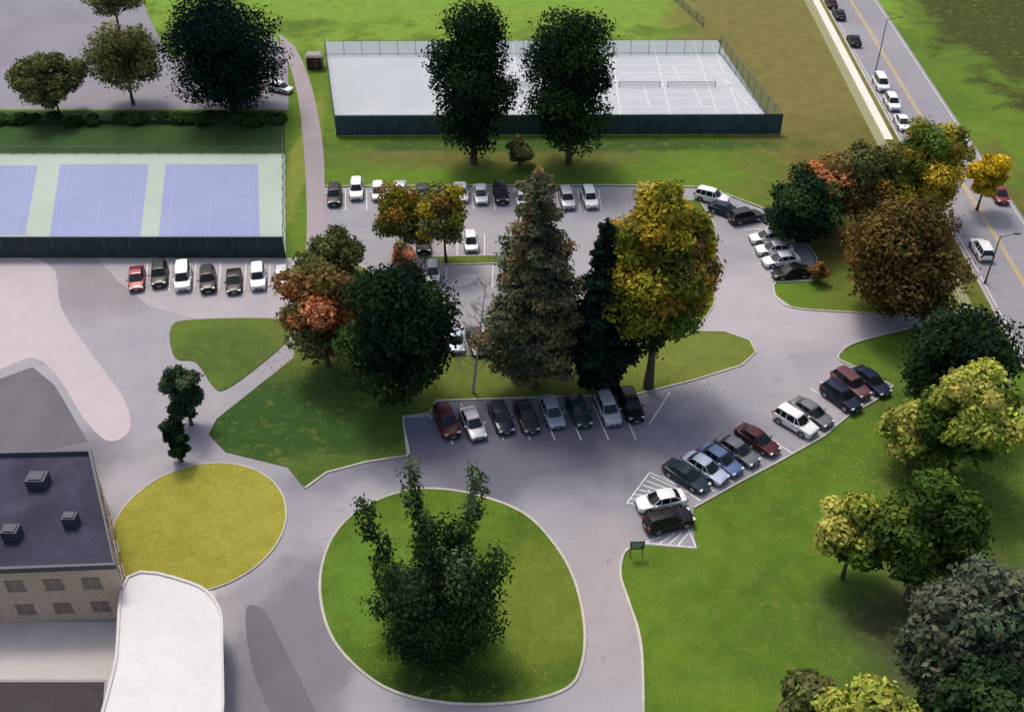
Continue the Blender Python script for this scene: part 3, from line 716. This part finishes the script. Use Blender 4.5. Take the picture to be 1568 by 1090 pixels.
# ---------------------------------------------------------------- street furniture
M_steel=simple('lamp_steel',C(90,90,88),.5,.5)
def lamp(ub,vb,vt,arm):
    X,Y=G(ub,vb); H=height(Y,vt); e=empty('street_lamp',(X,Y,0))
    b=bmesh.new(); tube_bm(b,(0,0,0),(0,0,.4),.2,.16,10); tube_bm(b,(0,0,.4),(0,0,H),.11,.06,10)
    from_bm('pole',b,[M_steel],e)
    b=bmesh.new(); tube_bm(b,(0,0,H-.1),(arm,0,H+.35),.05,.04,8); from_bm('arm',b,[M_steel],e)
    b=bmesh.new(); box_bm(b,(arm*1.15,0,H+.36),(.8,.3,.12),0,0,.8); from_bm('lamp_head',b,[M_steel],e)
lamp(1338,122,30,1.8); lamp(1508,434,362,1.6)
def sign(u,v,vt,col,wd,ht,name='road_sign',two=True):
    X,Y=G(u,v); H=height(Y,vt); e=empty(name,(X,Y,0),.05)
    b=bmesh.new()
    for s in ((-.4*wd,.4*wd) if two else (0,)): tube_bm(b,(s,0,0),(s,0,H),.04,.04,8)
    from_bm('posts',b,[M_steel],e)
    b=bmesh.new(); box_bm(b,(0,-.06,H-ht/2),(wd,.04,ht)); from_bm('board',b,[simple(name+'_face',col,.5,noise=.05)],e)
    b=bmesh.new()
    for k in range(3): box_bm(b,(-.05*wd*k,-.087,H-ht*(.25+.25*k)),(wd*(.75-.1*k),.01,ht*.08))
    for s in (-1,1): box_bm(b,(s*wd*.47,-.087,H-ht/2),(.03,.01,ht*.94))
    from_bm('lettering',b,[simple('sign_white',C(220,225,220),.5)],e)
sign(974,852,828,C(70,100,62),1.3,1.0,'information_sign'); sign(1472,442,418,C(60,64,110),1.2,1.1,'road_sign',False)
X,Y=G(483,104); e=empty('equipment_shed',(X,Y,0))
b=bmesh.new(); box_bm(b,(0,0,1.1),(2.4,2.0,2.2)); from_bm('walls',b,[simple('shed_wall',C(58,44,40),.8,noise=.2)],e)
b=bmesh.new(); box_bm(b,(0,0,2.35),(2.9,2.5,.3),0,0,.75); from_bm('roof',b,[simple('shed_roof',C(150,146,135),.7,noise=.15)],e)
b=bmesh.new(); box_bm(b,(.3,-1.02,.95),(.8,.05,1.8)); from_bm('door',b,[simple('shed_door',C(96,60,52),.7)],e)

# ---------------------------------------------------------------- school building lower left
def building():
    hz=6.5
    P=[G(u,v,hz) for u,v in ((-200,700),(138,692),(176,866),(-200,880))]
    if area(P)<0: P=P[::-1]
    e=empty('school_building',(0,0,0))
    M_brick=simple('tan_brick',C(212,186,166),.85,noise=.12,scale=3)
    M_blind=simple('window_with_blinds',C(140,124,112),.35,noise=.2,scale=.8)
    bm=bmesh.new(); lo=[bm.verts.new((*p,0)) for p in P]; hi=[bm.verts.new((*p,hz-.25)) for p in P]
    for i in range(4): bm.faces.new((lo[i],lo[(i+1)%4],hi[(i+1)%4],hi[i]))
    from_bm('walls',bm,[M_brick],e)
    o=sheet('roof',P,hz-.2,groundmat('dark_roof',C(74,74,90),C(58,58,74),fine=.15,s_fine=3,s_big=.15)); o.parent=e
    ribbon('parapet',P,.4,hz-.24,hz+.25,simple('parapet_metal',C(84,84,94),.6,noise=.1),True).parent=e
    bw=bmesh.new(); bs=bmesh.new()
    for i in range(4):
        a=Vector(P[i]); b_=Vector(P[(i+1)%4]); d=b_-a; L=d.length; d.normalize(); n=Vector((d.y,-d.x)); ang=math.atan2(d.y,d.x)
        for k in range(int(L/3)):
            q=a+d*(1.6+k*3.0)
            if (b_-q).length<1.2: continue
            for z in (1.7,4.6):
                pp=q+n*.03; box_bm(bw,(pp.x,pp.y,z),(1.4,.06,1.2),0,ang); pp=q+n*.08; box_bm(bs,(pp.x,pp.y,z-.68),(1.6,.18,.1),0,ang); box_bm(bs,(pp.x,pp.y,z),(.06,.05,1.2),0,ang)
    from_bm('windows',bw,[M_blind],e); from_bm('window_frames',bs,[simple('frame_stone',C(200,184,168),.6)],e)
    b=bmesh.new()
    for (u,v,s) in ((60,740,1.6),(110,800,1.1),(20,820,1.3)):
        x,y=G(u,v,hz); box_bm(b,(x,y,hz+.35),(s,s*.8,1.0)); box_bm(b,(x,y,hz+.9),(s*.7,s*.6,.1))
    from_bm('roof_vents',b,[simple('vent_metal',C(74,74,88),.6,.2,noise=.1)],e)
building()
def canopy():
    hz=3.6; P=[G(u,v,hz) for u,v in catmull([(196,884),(290,892),(332,925),(340,985),(322,1160),(158,1160),(178,1010)],True,4)]
    if area(P)<0: P=P[::-1]
    e=empty('entrance_canopy',(0,0,0)); Mw=groundmat('white_roof',C(226,227,224),C(219,220,217),fine=.05,s_fine=3)
    o=sheet('roof',P,hz,Mw,thick=.45); o.parent=e
    ribbon('roof_edge',P,.25,hz-.02,hz+.14,simple('roof_edge_white',C(205,205,200),.7,noise=.05),True).parent=e
    b=bmesh.new(); cx_=sum(p[0] for p in P)/len(P); cy_=sum(p[1] for p in P)/len(P)
    for p in P[::4]:
        x=p[0]+(cx_-p[0])*.12; y=p[1]+(cy_-p[1])*.12; tube_bm(b,(x,y,0),(x,y,hz-.44),.18,.18,12)
    from_bm('columns',b,[simple('column_white',C(200,196,188),.7)],e)
canopy()
print('objects',len(bpy.data.objects))
